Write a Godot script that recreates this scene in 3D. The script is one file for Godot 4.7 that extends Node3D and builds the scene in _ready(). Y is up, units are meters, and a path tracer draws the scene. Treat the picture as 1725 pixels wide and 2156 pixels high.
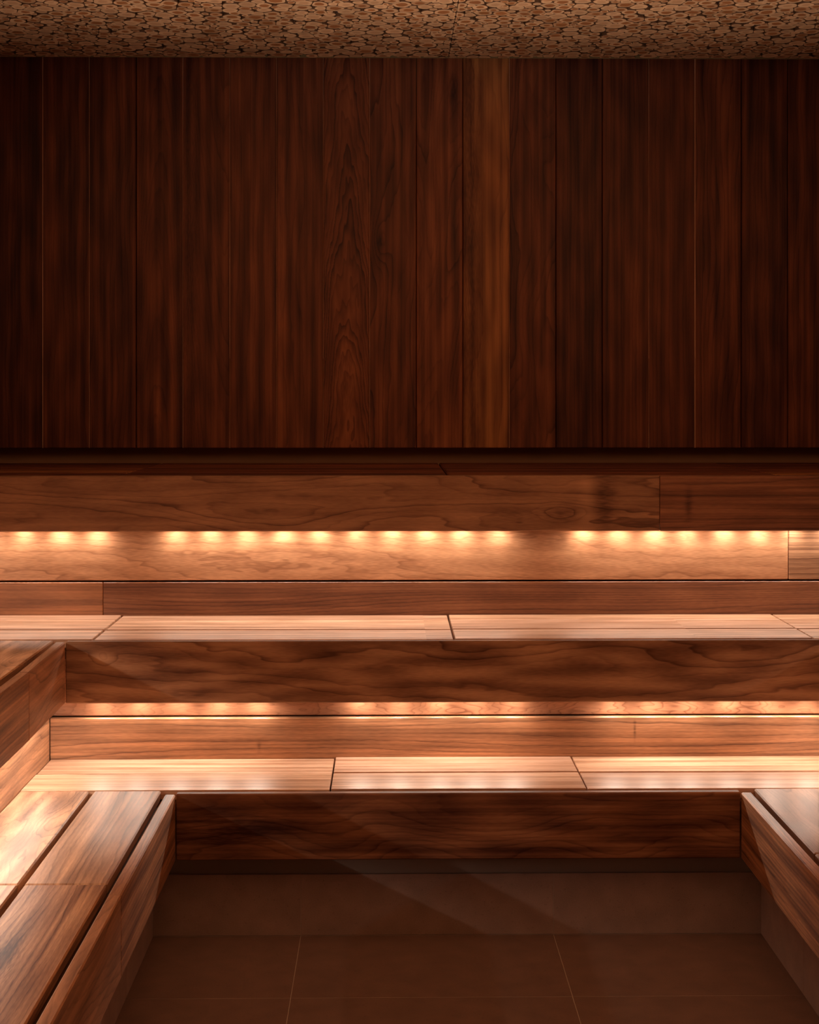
extends Node3D
# A tiered timber sauna: three steps of slatted benches round a sunken tiled floor, lit by LED strips hidden behind the bench aprons, plus added unseen uplights.
# Lengths are written in "units" of U metres: x to the right of the room's centre line, h below the camera's eye level, z away from the camera.

const U := 0.00148
const EYE := 1143.0
const ADDED_UPLIGHT := 5.0  # energy of the added ceiling fill lamps
const OPENING := 593.0          # half width of the sunken floor between the lowest aprons
var noise := FastNoiseLite.new()
var noise_b := FastNoiseLite.new()
var rng := RandomNumberGenerator.new()
var woods := {}
var led_material: StandardMaterial3D
var metal: StandardMaterial3D
const LED_COLOR := Color(1.0, 0.93, 0.855)

# wood palette (sRGB)
const TAN := Color(0.71, 0.54, 0.41)
const BROWN := Color(0.60, 0.41, 0.29)
const UMBER := Color(0.39, 0.255, 0.175)
const DEEP := Color(0.33, 0.19, 0.13)
const RED := Color(0.52, 0.30, 0.21)


func _ready() -> void:
	# ---- camera
	var cam := Camera3D.new()
	cam.name = "camera"
	add_child(cam)
	cam.position = P(-146, 0, 0)
	cam.rotation.y = -atan(50.0 / 3350.0)
	cam.projection = Camera3D.PROJECTION_FRUSTUM
	cam.keep_aspect = Camera3D.KEEP_HEIGHT
	cam.near = 0.05
	cam.far = 60.0
	cam.size = 2.0 * 0.05 * 1078.0 / 3350.0
	cam.frustum_offset = Vector2(0.05 * (862.5 - 870.0) / 3350.0, -0.05 * (1078.0 - 838.0) / 3350.0)
	cam.current = true
	# ---- environment: a closed room, no sky light
	var env := Environment.new()
	env.background_mode = Environment.BG_COLOR
	env.background_color = Color(0, 0, 0)
	env.tonemap_mode = Environment.TONE_MAPPER_LINEAR
	env.tonemap_exposure = 3.0
	env.sdfgi_enabled = true
	env.ssao_enabled = true
	env.ssil_enabled = true
	var we := WorldEnvironment.new()
	we.name = "environment"
	we.environment = env
	add_child(we)

	noise.seed = 11
	noise.frequency = 1.0
	noise.noise_type = FastNoiseLite.TYPE_SIMPLEX_SMOOTH
	noise.fractal_type = FastNoiseLite.FRACTAL_NONE
	noise_b.seed = 77
	noise_b.frequency = 1.0
	noise_b.noise_type = FastNoiseLite.TYPE_SIMPLEX_SMOOTH
	noise_b.fractal_type = FastNoiseLite.FRACTAL_FBM
	noise_b.fractal_octaves = 3
	rng.seed = 2024
	led_material = StandardMaterial3D.new()
	led_material.albedo_color = Color(0.9, 0.85, 0.75)
	led_material.emission_enabled = true
	led_material.emission = LED_COLOR
	led_material.emission_energy_multiplier = 3.0
	metal = StandardMaterial3D.new()
	metal.albedo_color = Color(0.72, 0.70, 0.67)
	metal.metallic = 0.8
	metal.roughness = 0.45

	make_woods()
	build_shell()
	build_ceiling()
	build_floor()
	build_benches()
	build_added_uplights()


# ------------------------------------------------------------------ helpers
func P(x: float, h: float, z: float) -> Vector3:
	return Vector3(x * U, (EYE - h) * U, -z * U)


func root(called: String, at: Vector3, label: String, category: String, group := "") -> Node3D:
	var n := Node3D.new()
	n.name = called
	add_child(n, true)
	n.position = at
	n.set_meta("label", label)
	n.set_meta("category", category)
	if group:
		n.set_meta("group", group)
	return n


func structure(n: Node3D, label: String, category: String) -> void:
	n.set_meta("kind", "structure")
	n.set_meta("label", label)
	n.set_meta("category", category)


func face(st: SurfaceTool, pts: Array, uvs: Array, normal: Vector3) -> void:
	# a convex polygon, front faces run clockwise
	for i in range(1, pts.size() - 1):
		var a := 0
		var b := i
		var c := i + 1
		var cr: Vector3 = (pts[b] - pts[a]).cross(pts[c] - pts[a])
		if cr.dot(normal) > 0.0:
			var k := b
			b = c
			c = k
		for j in [a, b, c]:
			st.set_normal(normal)
			st.set_uv(uvs[j])
			st.add_vertex(pts[j])


func board_mesh(la: float, lb: float, lc: float, ax: Basis, bevel: float, tex: Vector2, off: Vector2) -> ArrayMesh:
	# a chamfered board: la along the grain (ax.x), lb across (ax.y), lc thick (ax.z points out of the show face)
	var st := SurfaceTool.new()
	st.begin(Mesh.PRIMITIVE_TRIANGLES)
	var h := Vector3(la, lb, lc) * 0.5
	var b := minf(bevel, minf(h.x, minf(h.y, h.z)) * 0.8)
	# corner points on each of three faces
	var pt := func(s: Vector3, k: int) -> Vector3:
		var q := h - Vector3.ONE * b
		q[k] = h[k]
		return q * s
	var uv_of := func(p: Vector3, k: int) -> Vector2:
		var u: float = (p.x + h.x) / tex.x
		var v: float = (p.y + h.y) / tex.y
		if k == 1:
			v = (0.5 * lb * (1.0 + signf(p.y)) + (p.z - h.z)) / tex.y
		elif k == 0:
			u = (p.z * 2.0 + h.x) / tex.x
		return Vector2(u, v) + off
	for k in 3:
		var k1 := (k + 1) % 3
		var k2 := (k + 2) % 3
		for s in [-1.0, 1.0]:
			var pts := []
			var uvs := []
			for c in [[-1.0, -1.0], [1.0, -1.0], [1.0, 1.0], [-1.0, 1.0]]:
				var sg := Vector3.ZERO
				sg[k] = s
				sg[k1] = c[0]
				sg[k2] = c[1]
				var p: Vector3 = pt.call(sg, k)
				pts.append(ax * p)
				uvs.append(uv_of.call(p, k))
			var nn := Vector3.ZERO
			nn[k] = s
			face(st, pts, uvs, ax * nn)
		# the four chamfers that run along axis k
		for c in [[-1.0, -1.0], [1.0, -1.0], [1.0, 1.0], [-1.0, 1.0]]:
			var pts := []
			var uvs := []
			for e in [[-1.0, k1], [1.0, k1], [1.0, k2], [-1.0, k2]]:
				var sg := Vector3.ZERO
				sg[k] = e[0]
				sg[k1] = c[0]
				sg[k2] = c[1]
				var p: Vector3 = pt.call(sg, e[1])
				pts.append(ax * p)
				uvs.append(uv_of.call(p, 2))
			var nn := Vector3.ZERO
			nn[k1] = c[0]
			nn[k2] = c[1]
			face(st, pts, uvs, (ax * nn).normalized())
	for sx in [-1.0, 1.0]:
		for sy in [-1.0, 1.0]:
			for sz in [-1.0, 1.0]:
				var sg := Vector3(sx, sy, sz)
				var pts := []
				var uvs := []
				for k in 3:
					var p: Vector3 = pt.call(sg, k)
					pts.append(ax * p)
					uvs.append(uv_of.call(p, 2))
				face(st, pts, uvs, (ax * sg).normalized())
	return st.commit()


func board(parent: Node3D, called: String, o: Vector3, a: Vector3, b: Vector3, c: Vector3, wood_key: String, bevel := 0.0025, off := Vector2.ZERO) -> MeshInstance3D:
	# o: a corner of the show face; a: along the grain, b: across, c: from the show face into the board (metres, world axes)
	var w: Dictionary = woods[wood_key]
	var m := MeshInstance3D.new()
	m.name = called
	var ax := Basis(a.normalized(), b.normalized(), -c.normalized())
	m.mesh = board_mesh(a.length(), b.length(), c.length(), ax, bevel, w.size, off)
	m.material_override = w.material
	parent.add_child(m, true)
	m.position = o + (a + b + c) * 0.5 - parent.position
	return m


func box(parent: Node3D, called: String, lo: Vector3, hi: Vector3, material: Material, bevel := 0.0) -> MeshInstance3D:
	var m := MeshInstance3D.new()
	m.name = called
	var s := (hi - lo).abs()
	m.mesh = board_mesh(s.x, s.y, s.z, Basis.IDENTITY, maxf(bevel, 0.0002), Vector2(1, 1), Vector2.ZERO)
	m.material_override = material
	parent.add_child(m, true)
	var base := Vector3.ZERO if parent == self else parent.position
	m.position = (lo + hi) * 0.5 - base
	return m


# ------------------------------------------------------------------ wood
func wood(key: String, length: float, width: float, px: Vector2i, p: Dictionary) -> void:
	# Growth rings are the contour lines of a smooth field over the board's face; knots are bumps in that field.
	var light: Color = p.get("light", TAN)
	var dark: Color = p.get("dark", UMBER)
	var sd: float = p.get("seed", woods.size() * 13.7 + 3.0)
	var across: float = p.get("across", 60.0)
	var parabola: float = p.get("parabola", 0.0)
	var centre: float = p.get("centre", width * 0.5)
	var along: float = p.get("along", 0.0)
	var bend: float = p.get("bend", 0.0)
	var bend_at: float = p.get("bend_at", length * 0.5)
	var warp: float = p.get("warp", 1.0)
	var warp_f: float = p.get("warp_f", 1.6)
	var ripple: float = p.get("ripple", 0.12)
	var sharp: float = p.get("sharp", 5.0)
	var lines: float = 1.3 * p.get("lines", 0.45)
	var fibre: float = p.get("fibre", 0.13)
	var streak: float = p.get("streak", 0.25)
	var blotch: float = p.get("blotch", 0.18)
	var base: float = p.get("base", 0.30)
	var fine: float = p.get("fine", 0.5)
	var bumps: Array = p.get("bumps", [])
	var spots: Array = p.get("spots", [])
	var w := px.x
	var h := px.y
	var d := PackedByteArray()
	d.resize(w * h * 3)
	var dr := dark.r - light.r
	var dg := dark.g - light.g
	var db := dark.b - light.b
	var strengths := PackedFloat32Array()
	for i in 512:
		strengths.append(0.25 + 0.75 * absf(sin(i * 12.9898 + sd) * 43758.5453 - floorf(sin(i * 12.9898 + sd) * 43758.5453)))
	var i := 0
	for y in h:
		var v := (y + 0.5) / h * width
		var vc := v - centre
		var f0 := across * v + parabola * vc * vc
		for x in w:
			var u := (x + 0.5) / w * length
			var n1 := noise.get_noise_2d(u * warp_f + sd, v * 7.0)
			var n2 := noise.get_noise_2d(u * 9.0, v * 45.0 + sd)
			var n3 := noise.get_noise_2d(u * 26.0 + sd, v * 620.0)
			var n4 := noise.get_noise_2d(u * 3.0, v * 16.0 - sd)
			var n5 := 0.6 * noise.get_noise_2d(u * 0.55 - sd, v * 26.0) + fine * noise.get_noise_2d(u * 0.9, v * 95.0 + sd)
			var f: float = f0 + along * u + bend * (u - bend_at) * (u - bend_at) + warp * n1 + ripple * n2
			var extra := 0.0
			for b in bumps:
				var e: float = ((u - b[0]) / b[2]) ** 2 + ((v - b[1]) / b[3]) ** 2
				if e < 7.0:
					f += b[4] * exp(-e)
			for s in spots:
				var e: float = ((u - s[0]) / s[2]) ** 2 + ((v - s[1]) / s[3]) ** 2
				if e < 5.0:
					extra += s[4] * exp(-e * (1.0 + 0.5 * n2)) * (1.0 + 0.6 * n3)
			var fl := floorf(f)
			var r := f - fl
			var l := pow(r, sharp)
			if r > 0.93:
				l *= (1.0 - r) / 0.07
			var t := base + lines * l * strengths[int(fl) & 511] + fibre * n3 + blotch * n4 + streak * n5 + extra
			t = clampf(t, -0.25, 1.35)
			d[i] = clampi(int((light.r + dr * t) * 255.0), 0, 255)
			d[i + 1] = clampi(int((light.g + dg * t) * 255.0), 0, 255)
			d[i + 2] = clampi(int((light.b + db * t) * 255.0), 0, 255)
			i += 3
	var im := Image.create_from_data(w, h, false, Image.FORMAT_RGB8, d)
	var m := StandardMaterial3D.new()
	m.albedo_texture = ImageTexture.create_from_image(im)
	m.roughness = p.get("rough", 0.48)
	m.metallic_specular = p.get("spec", 0.5)
	woods[key] = {"material": m, "size": Vector2(length, width)}


func make_woods() -> void:
	var q := U
	# bench boards of the back wall, from the top step down
	wood("top_apron", 1795 * q, 139 * q, Vector2i(1536, 160), {"light": TAN, "dark": UMBER, "across": 26.0, "along": -0.9, "warp": 1.9, "warp_f": 1.1, "ripple": 0.16, "lines": 0.75, "base": 0.42, "streak": 0.15, "blotch": 0.22, "bumps": [[1545 * q, 96 * q, 55 * q, 26 * q, 2.6], [780 * q, 100 * q, 190 * q, 40 * q, -1.6], [1180 * q, 50 * q, 260 * q, 60 * q, 1.3]], "spots": [[1545 * q, 98 * q, 40 * q, 12 * q, 0.35], [1655 * q, 60 * q, 26 * q, 70 * q, 0.5], [1612 * q, 60 * q, 22 * q, 80 * q, -0.35], [1430 * q, 100 * q, 60 * q, 16 * q, 0.3]]})
	wood("top_apron_b", 1000 * q, 139 * q, Vector2i(1024, 160), {"light": BROWN, "dark": DEEP, "across": 42.0, "along": 0.4, "warp": 0.8, "warp_f": 0.8, "lines": 0.55, "streak": 0.5, "base": 0.42, "spots": [[72 * q, 75 * q, 8 * q, 30 * q, 0.6]]})
	wood("top_riser", 2182 * q, 139 * q, Vector2i(1536, 160), {"light": Color(0.80, 0.60, 0.45), "dark": Color(0.52, 0.34, 0.23), "across": 20.0, "along": -1.5, "warp": 1.2, "warp_f": 0.9, "ripple": 0.22, "lines": 0.6, "base": 0.22, "streak": 0.12, "blotch": 0.2, "fibre": 0.26})
	wood("top_riser_b", 900 * q, 139 * q, Vector2i(768, 160), {"light": TAN, "dark": UMBER, "across": 60.0, "warp": 0.5, "lines": 0.5, "streak": 0.6})
	wood("top_kick", 1990 * q, 110 * q, Vector2i(1536, 128), {"light": BROWN, "dark": DEEP, "across": 85.0, "along": 0.9, "warp": 1.7, "warp_f": 0.8, "lines": 0.7, "base": 0.34, "streak": 0.35, "bend": 0.25, "bend_at": 0.5})
	wood("top_kick_b", 900 * q, 110 * q, Vector2i(768, 128), {"light": Color(0.68, 0.46, 0.31), "dark": UMBER, "across": 50.0, "along": -1.0, "warp": 0.9, "lines": 0.35, "streak": 0.4, "base": 0.25})
	wood("upper_apron", 1754 * q, 139 * q, Vector2i(1536, 160), {"rough": 0.58, "spec": 0.35, "light": TAN, "dark": UMBER, "across": 21.0, "along": -0.8, "bend": 0.7, "bend_at": 1.3, "warp": 0.9, "warp_f": 1.1, "ripple": 0.14, "lines": 0.6, "base": 0.50, "streak": 0.1, "blotch": 0.45, "bumps": [[84 * q, 36 * q, 26 * q, 18 * q, -1.5], [330 * q, 30 * q, 60 * q, 22 * q, -0.9], [480 * q, 40 * q, 70 * q, 26 * q, -0.8], [880 * q, 30 * q, 90 * q, 34 * q, -1.1], [1180 * q, 40 * q, 120 * q, 34 * q, 1.0], [1560 * q, 40 * q, 130 * q, 34 * q, -1.3]], "spots": [[82 * q, 36 * q, 20 * q, 14 * q, -0.45], [120 * q, 36 * q, 60 * q, 20 * q, 0.15], [345 * q, 70 * q, 26 * q, 90 * q, -0.12]]})
	wood("upper_riser", 1860 * q, 139 * q, Vector2i(1536, 160), {"light": Color(0.78, 0.56, 0.42), "dark": Color(0.45, 0.27, 0.18), "across": 34.0, "along": 2.0, "warp": 3.2, "warp_f": 3.6, "ripple": 0.7, "lines": 0.6, "base": 0.3, "streak": 0.05, "blotch": 0.25})
	wood("upper_kick", 1860 * q, 120 * q, Vector2i(1536, 128), {"light": Color(0.76, 0.55, 0.40), "dark": UMBER, "across": 62.0, "along": 0.35, "warp": 1.3, "warp_f": 0.8, "lines": 0.7, "base": 0.22, "streak": 0.4, "spots": [[1347 * q, 30 * q, 2.5 * q, 18 * q, 0.5], [480 * q, 66 * q, 4 * q, 9 * q, 0.35]]})
	wood("lower_apron", 1186 * q, 139 * q, Vector2i(1024, 160), {"rough": 0.62, "spec": 0.35, "light": BROWN, "dark": DEEP, "across": 34.0, "along": 0.2, "warp": 1.8, "warp_f": 2.0, "lines": 0.6, "base": 0.38, "streak": 0.45, "blotch": 0.5, "spots": [[130 * q, 80 * q, 90 * q, 30 * q, 0.45]]})
	# slats: straight grained, rather glossy; overexposed paleness is put into the colour
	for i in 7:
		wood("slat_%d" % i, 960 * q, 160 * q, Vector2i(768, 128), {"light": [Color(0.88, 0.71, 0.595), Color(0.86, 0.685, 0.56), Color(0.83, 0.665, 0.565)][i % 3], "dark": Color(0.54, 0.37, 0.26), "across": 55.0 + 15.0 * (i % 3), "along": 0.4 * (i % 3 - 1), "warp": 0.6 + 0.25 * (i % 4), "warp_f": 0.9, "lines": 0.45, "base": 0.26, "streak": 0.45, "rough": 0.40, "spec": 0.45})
	# side boards, with the grain running towards the camera
	wood("side_slat_a", 700 * q, 140 * q, Vector2i(768, 160), {"light": Color(0.76, 0.57, 0.43), "dark": UMBER, "across": 28.0, "along": 3.0, "warp": 3.0, "warp_f": 1.8, "ripple": 0.3, "lines": 0.5, "base": 0.3, "streak": 0.1, "blotch": 0.45, "rough": 0.46, "spec": 0.4})
	wood("side_slat_b", 700 * q, 140 * q, Vector2i(768, 160), {"light": Color(0.74, 0.55, 0.41), "dark": UMBER, "across": 50.0, "along": 0.7, "warp": 1.0, "warp_f": 1.0, "lines": 0.65, "base": 0.28, "streak": 0.4, "rough": 0.46, "spec": 0.4})
	wood("side_slat_c", 900 * q, 140 * q, Vector2i(1024, 160), {"light": Color(0.72, 0.53, 0.39), "dark": DEEP, "across": 60.0, "along": -0.6, "warp": 1.1, "warp_f": 1.0, "lines": 0.6, "base": 0.30, "streak": 0.45, "blotch": 0.2, "spots": [[330 * q, 95 * q, 70 * q, 20 * q, 0.5], [420 * q, 70 * q, 60 * q, 16 * q, 0.35]], "rough": 0.46, "spec": 0.4})
	wood("side_slat_d", 700 * q, 140 * q, Vector2i(768, 160), {"light": Color(0.70, 0.52, 0.40), "dark": UMBER, "across": 10.0, "parabola": 900.0, "along": 5.0, "warp": 1.4, "lines": 0.6, "base": 0.34, "streak": 0.1, "blotch": 0.35, "rough": 0.46, "spec": 0.4})
	wood("side_apron", 1400 * q, 139 * q, Vector2i(1024, 160), {"light": Color(0.74, 0.53, 0.39), "dark": UMBER, "across": 34.0, "along": 1.6, "warp": 1.8, "warp_f": 1.2, "lines": 0.55, "base": 0.32, "streak": 0.3})
	wood("side_apron_b", 1400 * q, 139 * q, Vector2i(1024, 160), {"light": Color(0.72, 0.51, 0.36), "dark": DEEP, "across": 48.0, "along": -0.8, "warp": 1.2, "warp_f": 0.9, "lines": 0.5, "base": 0.34, "streak": 0.6})
	wood("side_riser", 1400 * q, 139 * q, Vector2i(1024, 160), {"light": Color(0.78, 0.57, 0.42), "dark": UMBER, "across": 40.0, "along": 1.0, "warp": 1.3, "lines": 0.5, "base": 0.26, "streak": 0.4})
	# wall planks, darker and redder
	var styles := [
		{"across": 50.0, "along": 0.3, "warp": 0.8, "base": 0.62},
		{"across": 46.0, "along": 0.4, "warp": 0.9, "base": 0.60},
		{"across": 4.0, "parabola": 700.0, "centre": 0.10, "along": -5.5, "warp": 0.8, "base": 0.52, "blotch": 0.2, "spots": [[1.66, 0.10, 0.10, 0.022, -0.25]]},
		{"across": 10.0, "parabola": 330.0, "centre": 0.21, "along": 5.5, "warp": 0.9, "base": 0.50, "spots": [[1.0, 0.15, 0.4, 0.04, -0.18], [0.7, 0.03, 0.9, 0.03, 0.2]]},
		{"across": 44.0, "along": 0.2, "warp": 0.5, "base": 0.46},
		{"across": 36.0, "along": 0.3, "warp": 0.8, "base": 0.42, "spots": [[0.9, 0.015, 0.9, 0.018, -0.25]]},
		{"across": 0.0, "parabola": 430.0, "centre": 0.108, "along": -7.5, "warp": 1.1, "warp_f": 2.2, "ripple": 0.3, "streak": 0.15, "base": 0.30, "lines": 0.6, "sharp": 2.2, "spots": [[1.5, 0.108, 0.30, 0.045, -0.36]]},
		{"across": 30.0, "along": 0.6, "warp": 1.2, "base": 0.42, "lines": 0.5, "bumps": [[0.905, 0.048, 0.09, 0.034, 2.6]], "spots": [[0.905, 0.045, 0.025, 0.012, 0.4]]},
		{"across": 24.0, "along": 1.4, "warp": 2.6, "warp_f": 1.4, "base": 0.30, "lines": 0.5, "streak": 0.5, "bumps": [[0.245, 0.155, 0.12, 0.035, 2.4]], "spots": [[0.245, 0.16, 0.07, 0.025, 0.35]]},
		{"across": 26.0, "along": 0.4, "warp": 1.0, "base": 0.16, "blotch": 0.22, "light": Color(0.72, 0.48, 0.28), "spots": [[0.8, 0.03, 1.2, 0.035, 0.3], [0.9, 0.16, 0.8, 0.035, -0.14]]},
		{"across": 26.0, "along": 1.6, "warp": 1.8, "base": 0.46, "lines": 0.45},
		{"across": 60.0, "along": 0.1, "warp": 0.5, "base": 0.70},
		{"across": 56.0, "along": 0.2, "warp": 0.6, "base": 0.58},
		{"across": 50.0, "along": 0.1, "warp": 0.4, "streak": 0.25, "base": 0.54},
		{"across": 46.0, "along": 0.5, "warp": 1.0, "base": 0.48, "lines": 0.5},
		{"across": 58.0, "along": 0.2, "warp": 0.8, "base": 0.66},
		{"across": 46.0, "along": 0.3, "warp": 0.8, "base": 0.58},
		{"across": 50.0, "along": 0.3, "warp": 0.8, "base": 0.74},
	]
	for i in styles.size():
		var s: Dictionary = styles[i]
		s.merge({"light": Color(0.68, 0.41, 0.26), "dark": Color(0.24, 0.095, 0.06), "lines": 0.26, "streak": 0.42, "fine": 0.22, "fibre": 0.04, "rough": 0.46})
		wood("wall_%d" % i, 1230 * q, 139 * q, Vector2i(1024, 112), s)


# ------------------------------------------------------------------ room shell
func plain(albedo: Color, rough := 0.6) -> StandardMaterial3D:
	var m := StandardMaterial3D.new()
	m.albedo_color = albedo
	m.roughness = rough
	return m


func build_shell() -> void:
	var side := 2020.0
	var wood_plain := plain(Color(0.45, 0.27, 0.19), 0.5)
	# back wall: a rendered backing sheet with upright planks fixed in front of it
	var wall := box(self, "wall_back", P(-side, 1300, 4800), P(side, -1080, 4880), plain(Color(0.62, 0.48, 0.38), 0.8))
	structure(wall, "back wall clad with dark upright timber planks above the top bench", "wall")
	for k in range(-14, 15):
		var x := -65.3 + k * 138.9
		var idx: int = posmod(k + 8, 18)
		var proud := rng.randf_range(-1.8, 1.8)
		board(wall, "plank", P(x + 0.9, -1078, 4742 - proud), Vector3(0, -(1078 + 149) * U, 0), Vector3(137.1 * U, 0, 0), Vector3(0, 0, -20 * U), "wall_%d" % idx, 0.0026)
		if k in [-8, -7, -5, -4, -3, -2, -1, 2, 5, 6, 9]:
			board(wall, "pale_strip", P(x - 1.6, -1078, 4744.5), Vector3(0, -(1078 + 149) * U, 0), Vector3(3.2 * U, 0, 0), Vector3(0, 0, -10 * U), "slat_%d" % posmod(k, 7), 0.0003)  # narrow pale strip set in the gap at chosen plank joints
	for x in [-1500.0, -750.0, 0.0, 750.0, 1500.0]:
		box(wall, "batten", P(x - 20, 140, 4800.5), P(x + 20, -1040, 4763.5), wood_plain)
	for s in [-1.0, 1.0]:
		var w := box(self, "wall_left" if s < 0 else "wall_right", P(s * side, 1300, 4880), P(s * (side + 60), -1080, -420), wood_plain)
		structure(w, "dark timber side wall to the %s, beyond the picture" % ("left" if s < 0 else "right"), "wall")
	var front := box(self, "wall_front", P(-side - 60, 1300, -420), P(side + 60, -1080, -480), wood_plain)
	structure(front, "dark timber wall behind the camera, beyond the picture", "wall")


# ------------------------------------------------------------------ ceiling of log slices
func build_ceiling() -> void:
	var side := 2080.0
	var slab := box(self, "ceiling", P(-side, -1016, -480), P(side, -1090, 4706), plain(Color(0.16, 0.085, 0.05), 0.8))
	structure(slab, "ceiling faced with round pale log slices set close together", "ceiling")
	var m := StandardMaterial3D.new()
	m.vertex_color_use_as_albedo = true
	m.roughness = 0.6
	m.metallic_specular = 0.35
	# beyond the picture the slices are too many to matter: one plain sheet of their colour
	box(slab, "panel_sheet", P(-side + 60, -1007, -420), P(side - 60, -1016, 2990), plain(Color(0.66, 0.49, 0.35), 0.7))
	box(slab, "edge_strip", P(-side + 60, -1006.5, 4707), P(side - 60, -1016, 4712), plain(Color(0.50, 0.42, 0.28), 0.7))
	box(slab, "upper_board", P(-side, -1080, 4707), P(side, -1090, 4880), plain(Color(0.16, 0.085, 0.05), 0.8))
	# random discs of many sizes, packed without overlap
	var z0 := 3000.0
	var z1 := 4706.0
	var x0 := -1480.0
	var x1 := 1480.0
	var stretch := 1.12
	var cell := 24.0
	var nx := int((x1 - x0) / cell) + 1
	var ny := int((z1 - z0) / cell) + 1
	var grid := []
	grid.resize(nx * ny)
	var pts := PackedVector2Array()
	var rad := PackedFloat32Array()
	rng.seed = 515
	for stage in 3:
		var tries: int = [12000, 22000, 34000][stage]
		for t in tries:
			var r: float
			if stage == 0:
				r = rng.randf_range(16.5, 23.0)
			elif stage == 1:
				r = rng.randf_range(12.0, 17.0)
			else:
				r = rng.randf_range(7.5, 11.5)
			var p := Vector2(rng.randf_range(x0, x1), rng.randf_range(z0, z1))
			var gi := int((p.x - x0) / cell)
			var gj := int((p.y - z0) / cell)
			var ok := true
			for dj in range(-3, 4):
				for di in range(-2, 3):
					var a := gi + di
					var b := gj + dj
					if a < 0 or b < 0 or a >= nx or b >= ny or grid[b * nx + a] == null:
						continue
					for o in grid[b * nx + a]:
						var dd: Vector2 = pts[o] - p
						dd.y /= stretch
						if dd.length() < (rad[o] + r) * 0.93:
							ok = false
							break
					if not ok:
						break
				if not ok:
					break
			if not ok:
				continue
			if grid[gj * nx + gi] == null:
				grid[gj * nx + gi] = []
			grid[gj * nx + gi].append(pts.size())
			pts.append(p)
			rad.append(r)
	# each slice fills its share of the room between its neighbours, with rounded corners
	var seam := 29.0
	var shapes := []
	for i in pts.size():
		var p := pts[i]
		var poly := PackedVector2Array()
		var big := rad[i] * 1.24
		for k in 12:
			poly.append(Vector2(cos(TAU * k / 12.0), sin(TAU * k / 12.0)) * big)
		var gi := int((p.x - x0) / cell)
		var gj := int((p.y - z0) / cell)
		for dj in range(-3, 4):
			for di in range(-3, 4):
				var a := gi + di
				var b := gj + dj
				if a < 0 or b < 0 or a >= nx or b >= ny or grid[b * nx + a] == null:
					continue
				for o in grid[b * nx + a]:
					if o == i:
						continue
					var dd: Vector2 = pts[o] - p
					dd.y /= stretch
					var ln := dd.length()
					if ln > 60.0:
						continue
					var at := (ln * ln + rad[i] * rad[i] - rad[o] * rad[o]) / (2.0 * ln) - 0.3
					poly = clip(poly, dd / ln, at)
		# the joint between two ceiling panels and the ceiling's edge cut slices straight
		poly = clip(poly, Vector2(0, 1), (z1 - p.y) / stretch)
		var left := clip(poly, Vector2(1, 0), seam - 0.5 - p.x)
		var right := clip(poly, Vector2(-1, 0), p.x - seam - 0.5)
		for half in [left, right]:
			if half.size() < 3 or area(half) < 12.0:
				continue
			var smooth := PackedVector2Array()
			for k in half.size():
				var a: Vector2 = half[k]
				var b: Vector2 = half[(k + 1) % half.size()]
				if a.distance_to(b) < 1.2:
					smooth.append((a + b) * 0.5)
				else:
					smooth.append(a.lerp(b, 0.26))
					smooth.append(a.lerp(b, 0.74))
			shapes.append([p, smooth])
	# nearest in view first: those are pieces of their own
	shapes.sort_custom(func(a, b): return rank(a[0]) < rank(b[0]))
	var rest := SurfaceTool.new()
	rest.begin(Mesh.PRIMITIVE_TRIANGLES)
	for i in shapes.size():
		var p: Vector2 = shapes[i][0]
		if i < 300:
			var st := SurfaceTool.new()
			st.begin(Mesh.PRIMITIVE_TRIANGLES)
			slice(st, shapes[i][1], Vector2.ZERO, stretch)
			var o := MeshInstance3D.new()
			o.name = "wood_slice"
			o.mesh = st.commit()
			o.material_override = m
			slab.add_child(o, true)
			o.position = P(p.x, -1016, p.y) - slab.position
		else:
			slice(rest, shapes[i][1], p, stretch)
	var mass := MeshInstance3D.new()
	mass.name = "wood_slices"
	mass.mesh = rest.commit()
	mass.material_override = m
	mass.set_meta("kind", "stuff")
	slab.add_child(mass, true)
	mass.position = P(0, -1016, 0) - slab.position


func rank(p: Vector2) -> float:
	# slices in the picture, the nearest to the camera first
	var inside := p.y > 4030.0 and absf(p.x + 146.0 - p.y * 0.0149) < p.y * 0.26
	return p.y if inside else 100000.0 + p.y


func area(poly: PackedVector2Array) -> float:
	var t := 0.0
	for k in poly.size():
		t += poly[k].cross(poly[(k + 1) % poly.size()])
	return absf(t) * 0.5


func clip(poly: PackedVector2Array, n: Vector2, at: float) -> PackedVector2Array:
	var out := PackedVector2Array()
	for k in poly.size():
		var a := poly[k]
		var b := poly[(k + 1) % poly.size()]
		var da := a.dot(n) - at
		var db := b.dot(n) - at
		if da <= 0.0:
			out.append(a)
		if (da < 0.0) != (db < 0.0) and absf(da - db) > 0.0001:
			out.append(a.lerp(b, da / (da - db)))
	return out


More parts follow.
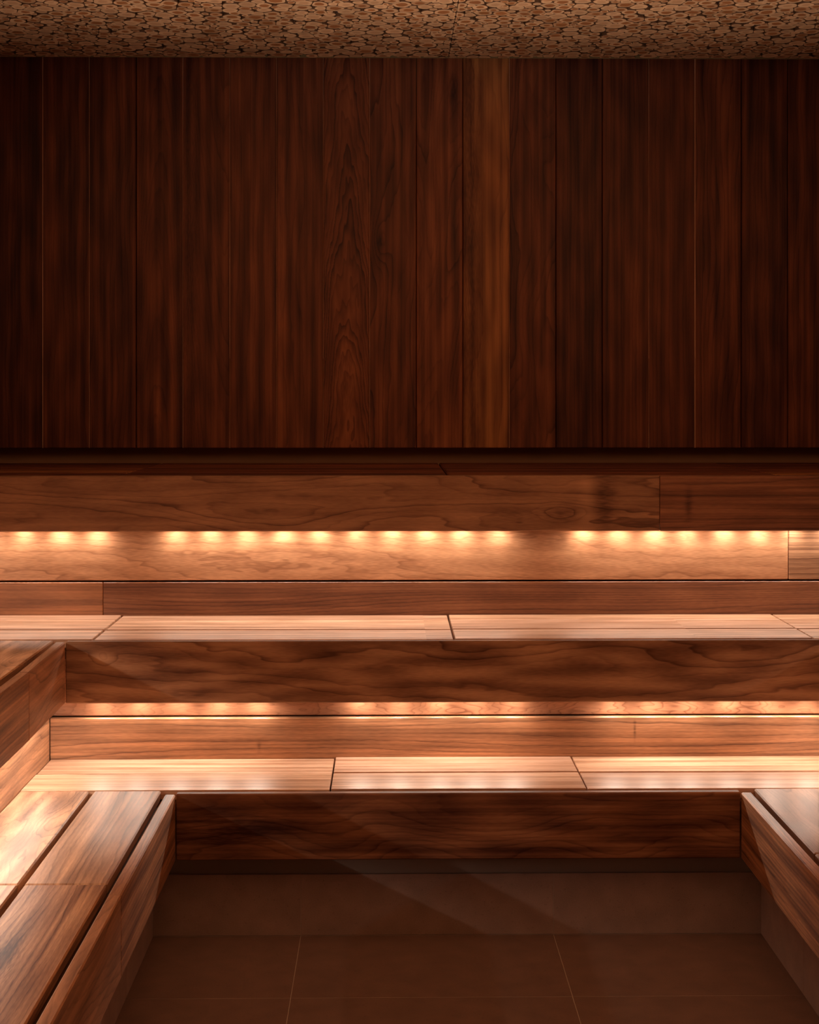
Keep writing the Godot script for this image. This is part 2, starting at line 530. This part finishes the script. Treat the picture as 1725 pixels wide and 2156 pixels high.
func slice(st: SurfaceTool, poly: PackedVector2Array, at: Vector2, stretch: float) -> void:
	var n := poly.size()
	var mid := Vector2.ZERO
	for q in poly:
		mid += q
	mid /= n
	var drop := rng.randf_range(7.5, 10.0)
	var tone := rng.randf_range(0.82, 1.12)
	var sap := Color(0.58 * tone, 0.34 * tone, 0.185 * tone)
	var heart := Color(0.30 * tone, 0.115 * tone, 0.042 * tone)
	var kind := rng.randf()
	if kind < 0.38:
		heart = sap.lerp(heart, 0.35)
	elif kind < 0.6:
		sap = sap.lerp(heart, 0.4)
	var core := mid + Vector2(rng.randf_range(-2, 2), rng.randf_range(-2, 2))
	var hs := rng.randf_range(0.38, 0.62)
	var bark := Color(0.10, 0.045, 0.02)
	var to3 := func(q: Vector2, y: float) -> Vector3:
		return Vector3((at.x + q.x) * U, -y * U, -(at.y + q.y * stretch) * U)
	for k in n:
		var a := poly[k]
		var b := poly[(k + 1) % n]
		var ha := core.lerp(a, hs)
		var hb := core.lerp(b, hs)
		var ha2 := core.lerp(a, hs + 0.12)
		var hb2 := core.lerp(b, hs + 0.12)
		var fa := mid.lerp(a, 0.965)
		var fb := mid.lerp(b, 0.965)
		var dn := Vector3.DOWN
		tri(st, [to3.call(core, drop), to3.call(ha, drop), to3.call(hb, drop)], [heart, heart, heart], dn)
		quad(st, [to3.call(ha, drop), to3.call(hb, drop), to3.call(hb2, drop), to3.call(ha2, drop)], [heart, heart, sap, sap], dn)
		quad(st, [to3.call(ha2, drop), to3.call(hb2, drop), to3.call(fb, drop), to3.call(fa, drop)], [sap, sap, sap, sap], dn)
		var e := (b - a)
		var out := Vector3(e.y, 0, e.x).normalized()
		if out.dot(Vector3((a - mid).x, 0, -(a - mid).y)) < 0.0:
			out = -out
		quad(st, [to3.call(fa, drop), to3.call(fb, drop), to3.call(b, drop - 2.0), to3.call(a, drop - 2.0)], [bark, bark, bark, bark], (dn + out).normalized())
		quad(st, [to3.call(a, drop - 2.0), to3.call(b, drop - 2.0), to3.call(b, 0.0), to3.call(a, 0.0)], [bark, bark, bark, bark], out)


func tri(st: SurfaceTool, p: Array, c: Array, n: Vector3) -> void:
	var order := [0, 1, 2]
	if (p[1] - p[0]).cross(p[2] - p[0]).dot(n) > 0.0:
		order = [0, 2, 1]
	for k in order:
		st.set_normal(n)
		st.set_color(c[k])
		st.add_vertex(p[k])


func quad(st: SurfaceTool, p: Array, c: Array, n: Vector3) -> void:
	tri(st, [p[0], p[1], p[2]], [c[0], c[1], c[2]], n)
	tri(st, [p[0], p[2], p[3]], [c[0], c[2], c[3]], n)


# ------------------------------------------------------------------ tiled floor and plinth
func build_floor() -> void:
	var n := 512
	var d := PackedByteArray()
	d.resize(n * n * 3)
	var i := 0
	var hash_rng := RandomNumberGenerator.new()
	hash_rng.seed = 9
	for y in n:
		for x in n:
			var t := 0.5 * noise_b.get_noise_2d(x * 0.012, y * 0.012) + 0.25 * noise.get_noise_2d(x * 0.35, y * 0.35) + hash_rng.randf_range(-0.09, 0.09)
			if noise.get_noise_2d(x * 0.11 + 50.0, y * 0.11) > 0.80:
				t -= 0.5
			var g := 1.0 + 0.16 * t
			d[i] = clampi(int(158 * g), 0, 255)
			d[i + 1] = clampi(int(136 * g), 0, 255)
			d[i + 2] = clampi(int(124 * g), 0, 255)
			i += 3
	var tile_texture := ImageTexture.create_from_image(Image.create_from_data(n, n, false, Image.FORMAT_RGB8, d))
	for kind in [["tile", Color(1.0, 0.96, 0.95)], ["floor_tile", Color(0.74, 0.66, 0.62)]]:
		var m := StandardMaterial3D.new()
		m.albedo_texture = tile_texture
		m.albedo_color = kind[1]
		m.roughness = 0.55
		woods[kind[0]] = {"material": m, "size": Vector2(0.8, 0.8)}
	var grout := plain(Color(0.66, 0.59, 0.54), 0.9)
	var fl := box(self, "floor", P(-2080, 1143.5, -480), P(2080, 1200, 4880), grout)
	structure(fl, "sunken floor of large taupe stone tiles with thin pale joints", "floor")
	# tiles: columns at the joints seen in the picture, rows running towards the camera
	var xs := [-650.0, -334.0, 204.0, 650.0]
	var zs := [3385.0, 3034.0, 2496.0, 1958.0, 1420.0, 882.0, 344.0, -194.0]
	for r in zs.size() - 1:
		for c in 3:
			var o := P(xs[c] + 0.7, 1143, zs[r] - 0.7)
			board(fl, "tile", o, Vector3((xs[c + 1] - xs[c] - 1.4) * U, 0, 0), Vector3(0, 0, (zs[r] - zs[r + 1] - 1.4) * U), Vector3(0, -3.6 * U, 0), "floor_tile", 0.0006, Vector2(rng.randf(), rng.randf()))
	# plinth under the lowest bench: tiles, a shadow joint, and the backing sheet above
	var back := box(self, "baseboard_back", P(-655, 1143, 3394), P(655, 900, 3414), plain(Color(0.60, 0.53, 0.48), 0.7))
	structure(back, "tiled plinth under the low back bench, facing the camera", "baseboard")
	box(back, "grout", P(-650, 1143, 3386.6), P(650, 1013.4, 3393.8), grout)
	for c in 3:
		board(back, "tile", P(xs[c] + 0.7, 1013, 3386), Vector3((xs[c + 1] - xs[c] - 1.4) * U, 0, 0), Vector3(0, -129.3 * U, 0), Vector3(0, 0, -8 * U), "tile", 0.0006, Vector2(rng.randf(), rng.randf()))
	for s in [-1.0, 1.0]:
		var b := box(self, "baseboard_left" if s < 0 else "baseboard_right", P(s * 655, 1143, 3394), P(s * 675, 900, 1180), plain(Color(0.60, 0.53, 0.48), 0.7))
		structure(b, "tiled plinth under the low bench on the %s" % ("left" if s < 0 else "right"), "baseboard")
		box(b, "grout", P(s * 647.6, 1143, 3385), P(s * 654.8, 1013.4, 1181), grout)
		for r in 4:
			var za: float = zs[r] - 1.4
			var zb: float = maxf(zs[r + 1], 1180.0)
			board(b, "tile", P(s * 647, 1013, za), Vector3(0, 0, (za - zb - 1.4) * U), Vector3(0, -129.3 * U, 0), Vector3(s * 8 * U, 0, 0), "tile", 0.0006, Vector2(rng.randf(), rng.randf()))


# ------------------------------------------------------------------ benches
func led_run(bench: Node3D, spots: Array, across_x: bool, h: float, other: float, module: float, energy: float, towards: Vector3) -> void:
	# spots: positions along the strip (x for the back, z for the sides); other: the fixed coordinate
	var strip := Node3D.new()
	strip.name = "led_strip"
	bench.add_child(strip, true)
	var lo: float = spots.min() - module * 0.6
	var hi: float = spots.max() + module * 0.6
	var a := P(lo, h - 4.0, other + 5.0) if across_x else P(other + 5.0, h - 4.0, lo)
	var b := P(hi, h - 9.0, other - 5.0) if across_x else P(other - 5.0, h - 9.0, hi)
	box(strip, "channel", a - bench.position, b - bench.position, metal)
	for s in spots:
		var c := (P(s, h, other) if across_x else P(other, h, s)) - bench.position
		var half := Vector3(module * 0.5, 1.9, 2.5) * U if across_x else Vector3(2.5, 1.9, module * 0.5) * U
		var diode := MeshInstance3D.new()
		diode.name = "led_diode"
		var shape := BoxMesh.new()
		shape.size = half * 2.0
		diode.mesh = shape
		diode.material_override = led_material
		strip.add_child(diode, true)
		diode.position = c + Vector3(0, 2 * U, 0)
		var l := AreaLight3D.new()
		l.name = "led_light"
		l.area_size = Vector2(module * U, 5.0 * U)
		l.area_normalize_energy = true
		l.light_color = LED_COLOR
		l.light_energy = energy
		l.area_range = 12.0
		l.area_attenuation = 2.0
		l.shadow_enabled = true
		strip.add_child(l, true)
		l.position = c - Vector3(0, 0.8 * U, 0)
		var x := Vector3.RIGHT if across_x else Vector3.BACK
		var z := -towards.normalized()
		l.basis = Basis(x, z.cross(x), z)


func build_benches() -> void:
	var t := 20.5
	# ---------------- low bench along the back
	var b := root("sauna_bench", P(0, 1143, 3400), "lowest timber bench along the back, its apron facing the tiled floor", "bench", "stepped sauna benches")
	board(b, "apron", P(-OPENING + 0.5, 828, 3333), Vector3((OPENING * 2 - 1) * U, 0, 0), Vector3(0, -139 * U, 0), Vector3(0, 0, -t * U), "lower_apron", 0.0035)
	var cuts := [-924.0, -271.0, 273.5, 924.0]
	for i in 3:
		for r in 2:
			var zb: float = [3666.0, 3510.0][r]
			var zf: float = [3521.0, 3367.0][r]
			var h := 828.0 + (2.5 if i == 0 and r == 0 else 0.0) - (1.0 if i == 1 else 0.0)
			var xa: float = cuts[i] + (2.0 if i else 0.0)
			var xb: float = cuts[i + 1] - (2.0 if i < 2 else 0.0)
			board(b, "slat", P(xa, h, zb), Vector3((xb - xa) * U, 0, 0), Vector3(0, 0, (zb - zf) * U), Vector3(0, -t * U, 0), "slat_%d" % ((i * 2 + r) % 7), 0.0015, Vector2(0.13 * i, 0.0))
	box(b, "added_underboard", P(-920, 853, 3660), P(920, 870, 3356), plain(Color(0.36, 0.23, 0.16)))  # sheet added under each bench's slats, keeps strip light from leaking up
	for s in [-1.0, -0.33, 0.33, 1.0]:
		box(b, "post", P(s * 560 - 20, 870, 3460), P(s * 560 + 20, 1143, 3420), plain(Color(0.36, 0.23, 0.16)))

	# ---------------- middle bench along the back
	b = root("sauna_bench", P(0, 1143, 3800), "middle timber bench along the back with lights glowing under its apron", "bench", "stepped sauna benches")
	board(b, "apron", P(-877 + 0.5, 550, 3600), Vector3(1753 * U, 0, 0), Vector3(0, -139 * U, 0), Vector3(0, 0, -t * U), "upper_apron", 0.0035)
	cuts = [-1310.0, -822.0, 2.5, 827.0, 1310.0]
	for i in 4:
		for r in 3:
			var zb: float = [4036.0, 3951.0, 3782.0][r]
			var zf: float = [3956.0, 3793.0, 3634.0][r]
			var h := 551.0 - (1.5 if i == 0 else 0.0) - (0.8 if i == 2 else 0.0)
			var skew := 0.0
			var xa: float = cuts[i] + (2.6 if i else 0.0)
			var xb: float = cuts[i + 1] - (2.6 if i < 3 else 0.0) + skew
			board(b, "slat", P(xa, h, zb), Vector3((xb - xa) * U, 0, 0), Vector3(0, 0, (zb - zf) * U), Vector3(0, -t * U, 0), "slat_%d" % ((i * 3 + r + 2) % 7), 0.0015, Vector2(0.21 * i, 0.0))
	box(b, "added_underboard", P(-1300, 576, 4020), P(1300, 593, 3623), plain(Color(0.36, 0.23, 0.16)))
	board(b, "riser_board", P(-930, 594, 3678.5), Vector3(1860 * U, 0, 0), Vector3(0, -139 * U, 0), Vector3(0, 0, -t * U), "upper_riser", 0.003)
	board(b, "riser_board", P(-926, 736, 3667), Vector3(1852 * U, 0, 0), Vector3(0, -120 * U, 0), Vector3(0, 0, -t * U), "upper_kick", 0.003)
	led_run(b, [-806, -722, -630, -540, -449, -212, -122, -31, 53, 140, 372, 462, 546, 640, 734, 820], true, 681, 3655, 24, 0.024, Vector3(0, -1, 0.7))

	# ---------------- top bench along the back
	b = root("sauna_bench", P(0, 1143, 4300), "top timber bench along the back, below the upright wall planks", "bench", "stepped sauna benches")
	board(b, "apron", P(-1262, 194.5, 3985), Vector3(1795 * U, 0, 0), Vector3(0, -139 * U, 0), Vector3(0, 0, -t * U), "top_apron", 0.003)
	board(b, "apron", P(533.8, 195.3, 3985), Vector3((1262 - 534) * U, 0, 0), Vector3(0, -138.5 * U, 0), Vector3(0, 0, -t * U), "top_apron_b", 0.003)
	cuts = [-1400.0, -830.0, 2.5, 838.0, 1400.0]
	for i in 4:
		for r in 5:
			var zb: float = 4799.0 - r * 156.0
			var xa: float = cuts[i] + 2.0
			var xb: float = cuts[i + 1] - 2.0
			board(b, "slat", P(xa, 195.5, zb), Vector3((xb - xa) * U, 0, 0), Vector3(0, 0, 148 * U), Vector3(0, -t * U, 0), "wall_%d" % ((i * 5 + r * 3) % 18), 0.004, Vector2(0.17 * r, 0.0))
	box(b, "added_underboard", P(-1390, 220, 4780), P(1390, 238, 4010), plain(Color(0.36, 0.23, 0.16)))
	board(b, "riser_board", P(-1310, 324, 4038), Vector3(2180 * U, 0, 0), Vector3(0, -138 * U, 0), Vector3(0, 0, -t * U), "top_riser", 0.003)
	board(b, "riser_board", P(871.0, 324, 4038), Vector3(440 * U, 0, 0), Vector3(0, -138 * U, 0), Vector3(0, 0, -t * U), "top_riser_b", 0.003)
	board(b, "riser_board", P(-1310, 466, 4037.5), Vector3(439 * U, 0, 0), Vector3(0, -110 * U, 0), Vector3(0, 0, -t * U), "top_kick_b", 0.003)
	board(b, "riser_board", P(-870.5, 466, 4037.5), Vector3(1990 * U, 0, 0), Vector3(0, -110 * U, 0), Vector3(0, 0, -t * U), "top_kick", 0.003)
	led_run(b, [-1252, -1162, -1070, -977, -884, -686, -598, -507, -413, -321, -229, -138, -52, 39, 129, 346, 437, 529, 613, 705, 796, 880, 971, 1060], true, 324, 4019, 24, 0.024, Vector3(0, -1, 0.65))

	# ---------------- side benches
	for s in [-1.0, 1.0]:
		var where := "left" if s < 0 else "right"
		var near := 1200.0
		var sx := Vector3(s * U, 0, 0)
		# low
		b = root("sauna_bench", P(s * 760, 1143, 2300), "low timber bench of two wide slats along the %s side" % where, "bench", "stepped sauna benches")
		var joint_a := 2660.0 if s < 0 else 2560.0
		var joint_s := 2720.0 if s < 0 else 2885.0
		board(b, "apron", P(s * OPENING, 828, 3331), Vector3(0, 0, (3331 - joint_a) * U), Vector3(0, -139 * U, 0), sx * 22, "side_apron_b", 0.0035)
		board(b, "apron", P(s * OPENING, 828.6, joint_a - 1), Vector3(0, 0, (joint_a - 1 - near) * U), Vector3(0, -139 * U, 0), sx * 22, "side_apron", 0.0035, Vector2(0.3, 0))
		for r in 2:
			var xi: float = [627.5, 778.5][r]
			var wd: float = [140.5, 146.0][r]
			var keys: Array = [["side_slat_b", "side_slat_c"], ["side_slat_a", "side_slat_b"]][r] if s < 0 else [["side_slat_d", "side_slat_c"], ["side_slat_b", "side_slat_a"]][r]
			board(b, "slat", P(s * xi, 828, 3362), Vector3(0, 0, (3362 - joint_s) * U), sx * wd, Vector3(0, -t * U, 0), keys[0], 0.004)
			board(b, "slat", P(s * xi, 828.4, joint_s - 3), Vector3(0, 0, (joint_s - 3 - near) * U), sx * wd, Vector3(0, -t * U, 0), keys[1], 0.004)
		box(b, "added_underboard", P(s * 617, 853, 3350), P(s * 920, 870, near + 20), plain(Color(0.36, 0.23, 0.16)))
		for z in [3250.0, 2500.0, 1800.0, 1260.0]:
			box(b, "post", P(s * 700, 870, z), P(s * 740, 1143, z - 40), plain(Color(0.36, 0.23, 0.16)))
		# middle
		b = root("sauna_bench", P(s * 1080, 1143, 2300), "middle timber bench along the %s side, lit from under its apron" % where, "bench", "stepped sauna benches")
		# the left apron stands slightly out of square with the room
		var splay := 0.02 if s < 0 else 0.0
		var run := Vector3(-s * splay, 0, 1)
		var into := Vector3(s, 0, splay).normalized() * 22 * U
		board(b, "apron", P(s * 877, 550, 3598), run * (3598 - 3205) * U, Vector3(0, -139 * U, 0), into, "side_apron", 0.0035)
		run = Vector3(-s * splay * 0.2, 0, 1)
		into = Vector3(s, 0, splay * 0.2).normalized() * 22 * U
		board(b, "apron", P(s * (877 - 394 * splay), 550.4, 3204), run * (3204 - near) * U, Vector3(0, -139 * U, 0), into, "side_apron_b", 0.0035, Vector2(0.4, 0))
		for r in 3:
			var xi: float = [909.0, 1059.0, 1220.0][r]
			var wd: float = [143.0, 154.0, 88.0][r]
			board(b, "slat", P(s * xi, 551, 3628), Vector3(0, 0, (3628 - 2500) * U), sx * wd, Vector3(0, -t * U, 0), "side_slat_a" if r == 0 else "side_slat_b", 0.004)
			board(b, "slat", P(s * xi, 551, 2497), Vector3(0, 0, (2497 - near) * U), sx * wd, Vector3(0, -t * U, 0), "side_slat_c", 0.004)
		box(b, "added_underboard", P(s * 900, 576, 3620), P(s * 1300, 593, near + 20), plain(Color(0.36, 0.23, 0.16)))
		board(b, "riser_board", P(s * 941, 594, 3680), Vector3(0, 0, (3680 - near) * U), Vector3(0, -139 * U, 0), sx * t, "side_riser", 0.003, Vector2(0.2, 0))
		board(b, "riser_board", P(s * 926, 730, 3664), Vector3(0, 0, (3664 - near) * U), Vector3(0, -120 * U, 0), sx * t, "side_riser", 0.003)
		var spots := []
		for k in 2:
			spots.append(2970.0 - k * 1160.0)
		led_run(b, spots, false, 682, 907.0 if s > 0 else -900.0, 1140, 0.2 if s < 0 else 0.18, Vector3(-s * 0.2, -1, 0))
		# top, beyond the picture
		b = root("sauna_bench", P(s * 1640, 1143, 2300), "top timber bench along the %s side wall" % where, "bench", "stepped sauna benches")
		board(b, "apron", P(s * 1262, 195, 3984), Vector3(0, 0, (3984 - near) * U), Vector3(0, -139 * U, 0), sx * 22, "side_apron_b", 0.003)
		for r in 4:
			board(b, "slat", P(s * (1294 + r * 182.0), 195, 4008), Vector3(0, 0, (4008 - near) * U), sx * 175, Vector3(0, -t * U, 0), "side_slat_c", 0.004)
		box(b, "added_underboard", P(s * 1290, 220, 4000), P(s * 2010, 238, near + 20), plain(Color(0.36, 0.23, 0.16)))
		board(b, "riser_board", P(s * 1312, 324, 4030), Vector3(0, 0, (4030 - near) * U), Vector3(0, -250 * U, 0), sx * t, "side_riser", 0.003)
		led_run(b, spots, false, 326.5, s * 1298, 1140, 0.26 if s < 0 else 0.07, Vector3(-s * 0.2, -1, 0))


func build_added_uplights() -> void:
	# unseen uplights added in the floor below the picture's edge to brighten the ceiling
	for x in [-90.0, 110.0]:
		var n := root("added_floor_uplight", P(x, 1143, 2250), "round uplight added to brighten the ceiling, in the floor %s of the centre line, below the picture" % ("left" if x < 0 else "right"), "light", "added floor uplights")
		var ring := MeshInstance3D.new()
		ring.name = "ring"
		var tor := TorusMesh.new()
		tor.inner_radius = 0.045
		tor.outer_radius = 0.058
		tor.rings = 32
		tor.ring_segments = 10
		ring.mesh = tor
		ring.scale = Vector3(1, 0.4, 1)
		ring.material_override = metal
		n.add_child(ring, true)
		ring.position.y = 0.0022
		var lens := MeshInstance3D.new()
		lens.name = "lens"
		var cyl := CylinderMesh.new()
		cyl.top_radius = 0.044
		cyl.bottom_radius = 0.046
		cyl.height = 0.004
		lens.mesh = cyl
		lens.material_override = led_material
		n.add_child(lens, true)
		lens.position.y = 0.002
		var l := SpotLight3D.new()
		l.name = "uplight"
		l.light_color = LED_COLOR
		l.light_energy = ADDED_UPLIGHT
		l.light_size = 0.04
		l.spot_range = 14.0
		l.spot_attenuation = 2.0
		l.spot_angle = 55.0
		l.spot_angle_attenuation = 1.0
		l.shadow_enabled = true
		n.add_child(l, true)
		l.position.y = 0.05
		l.rotation.x = PI / 2
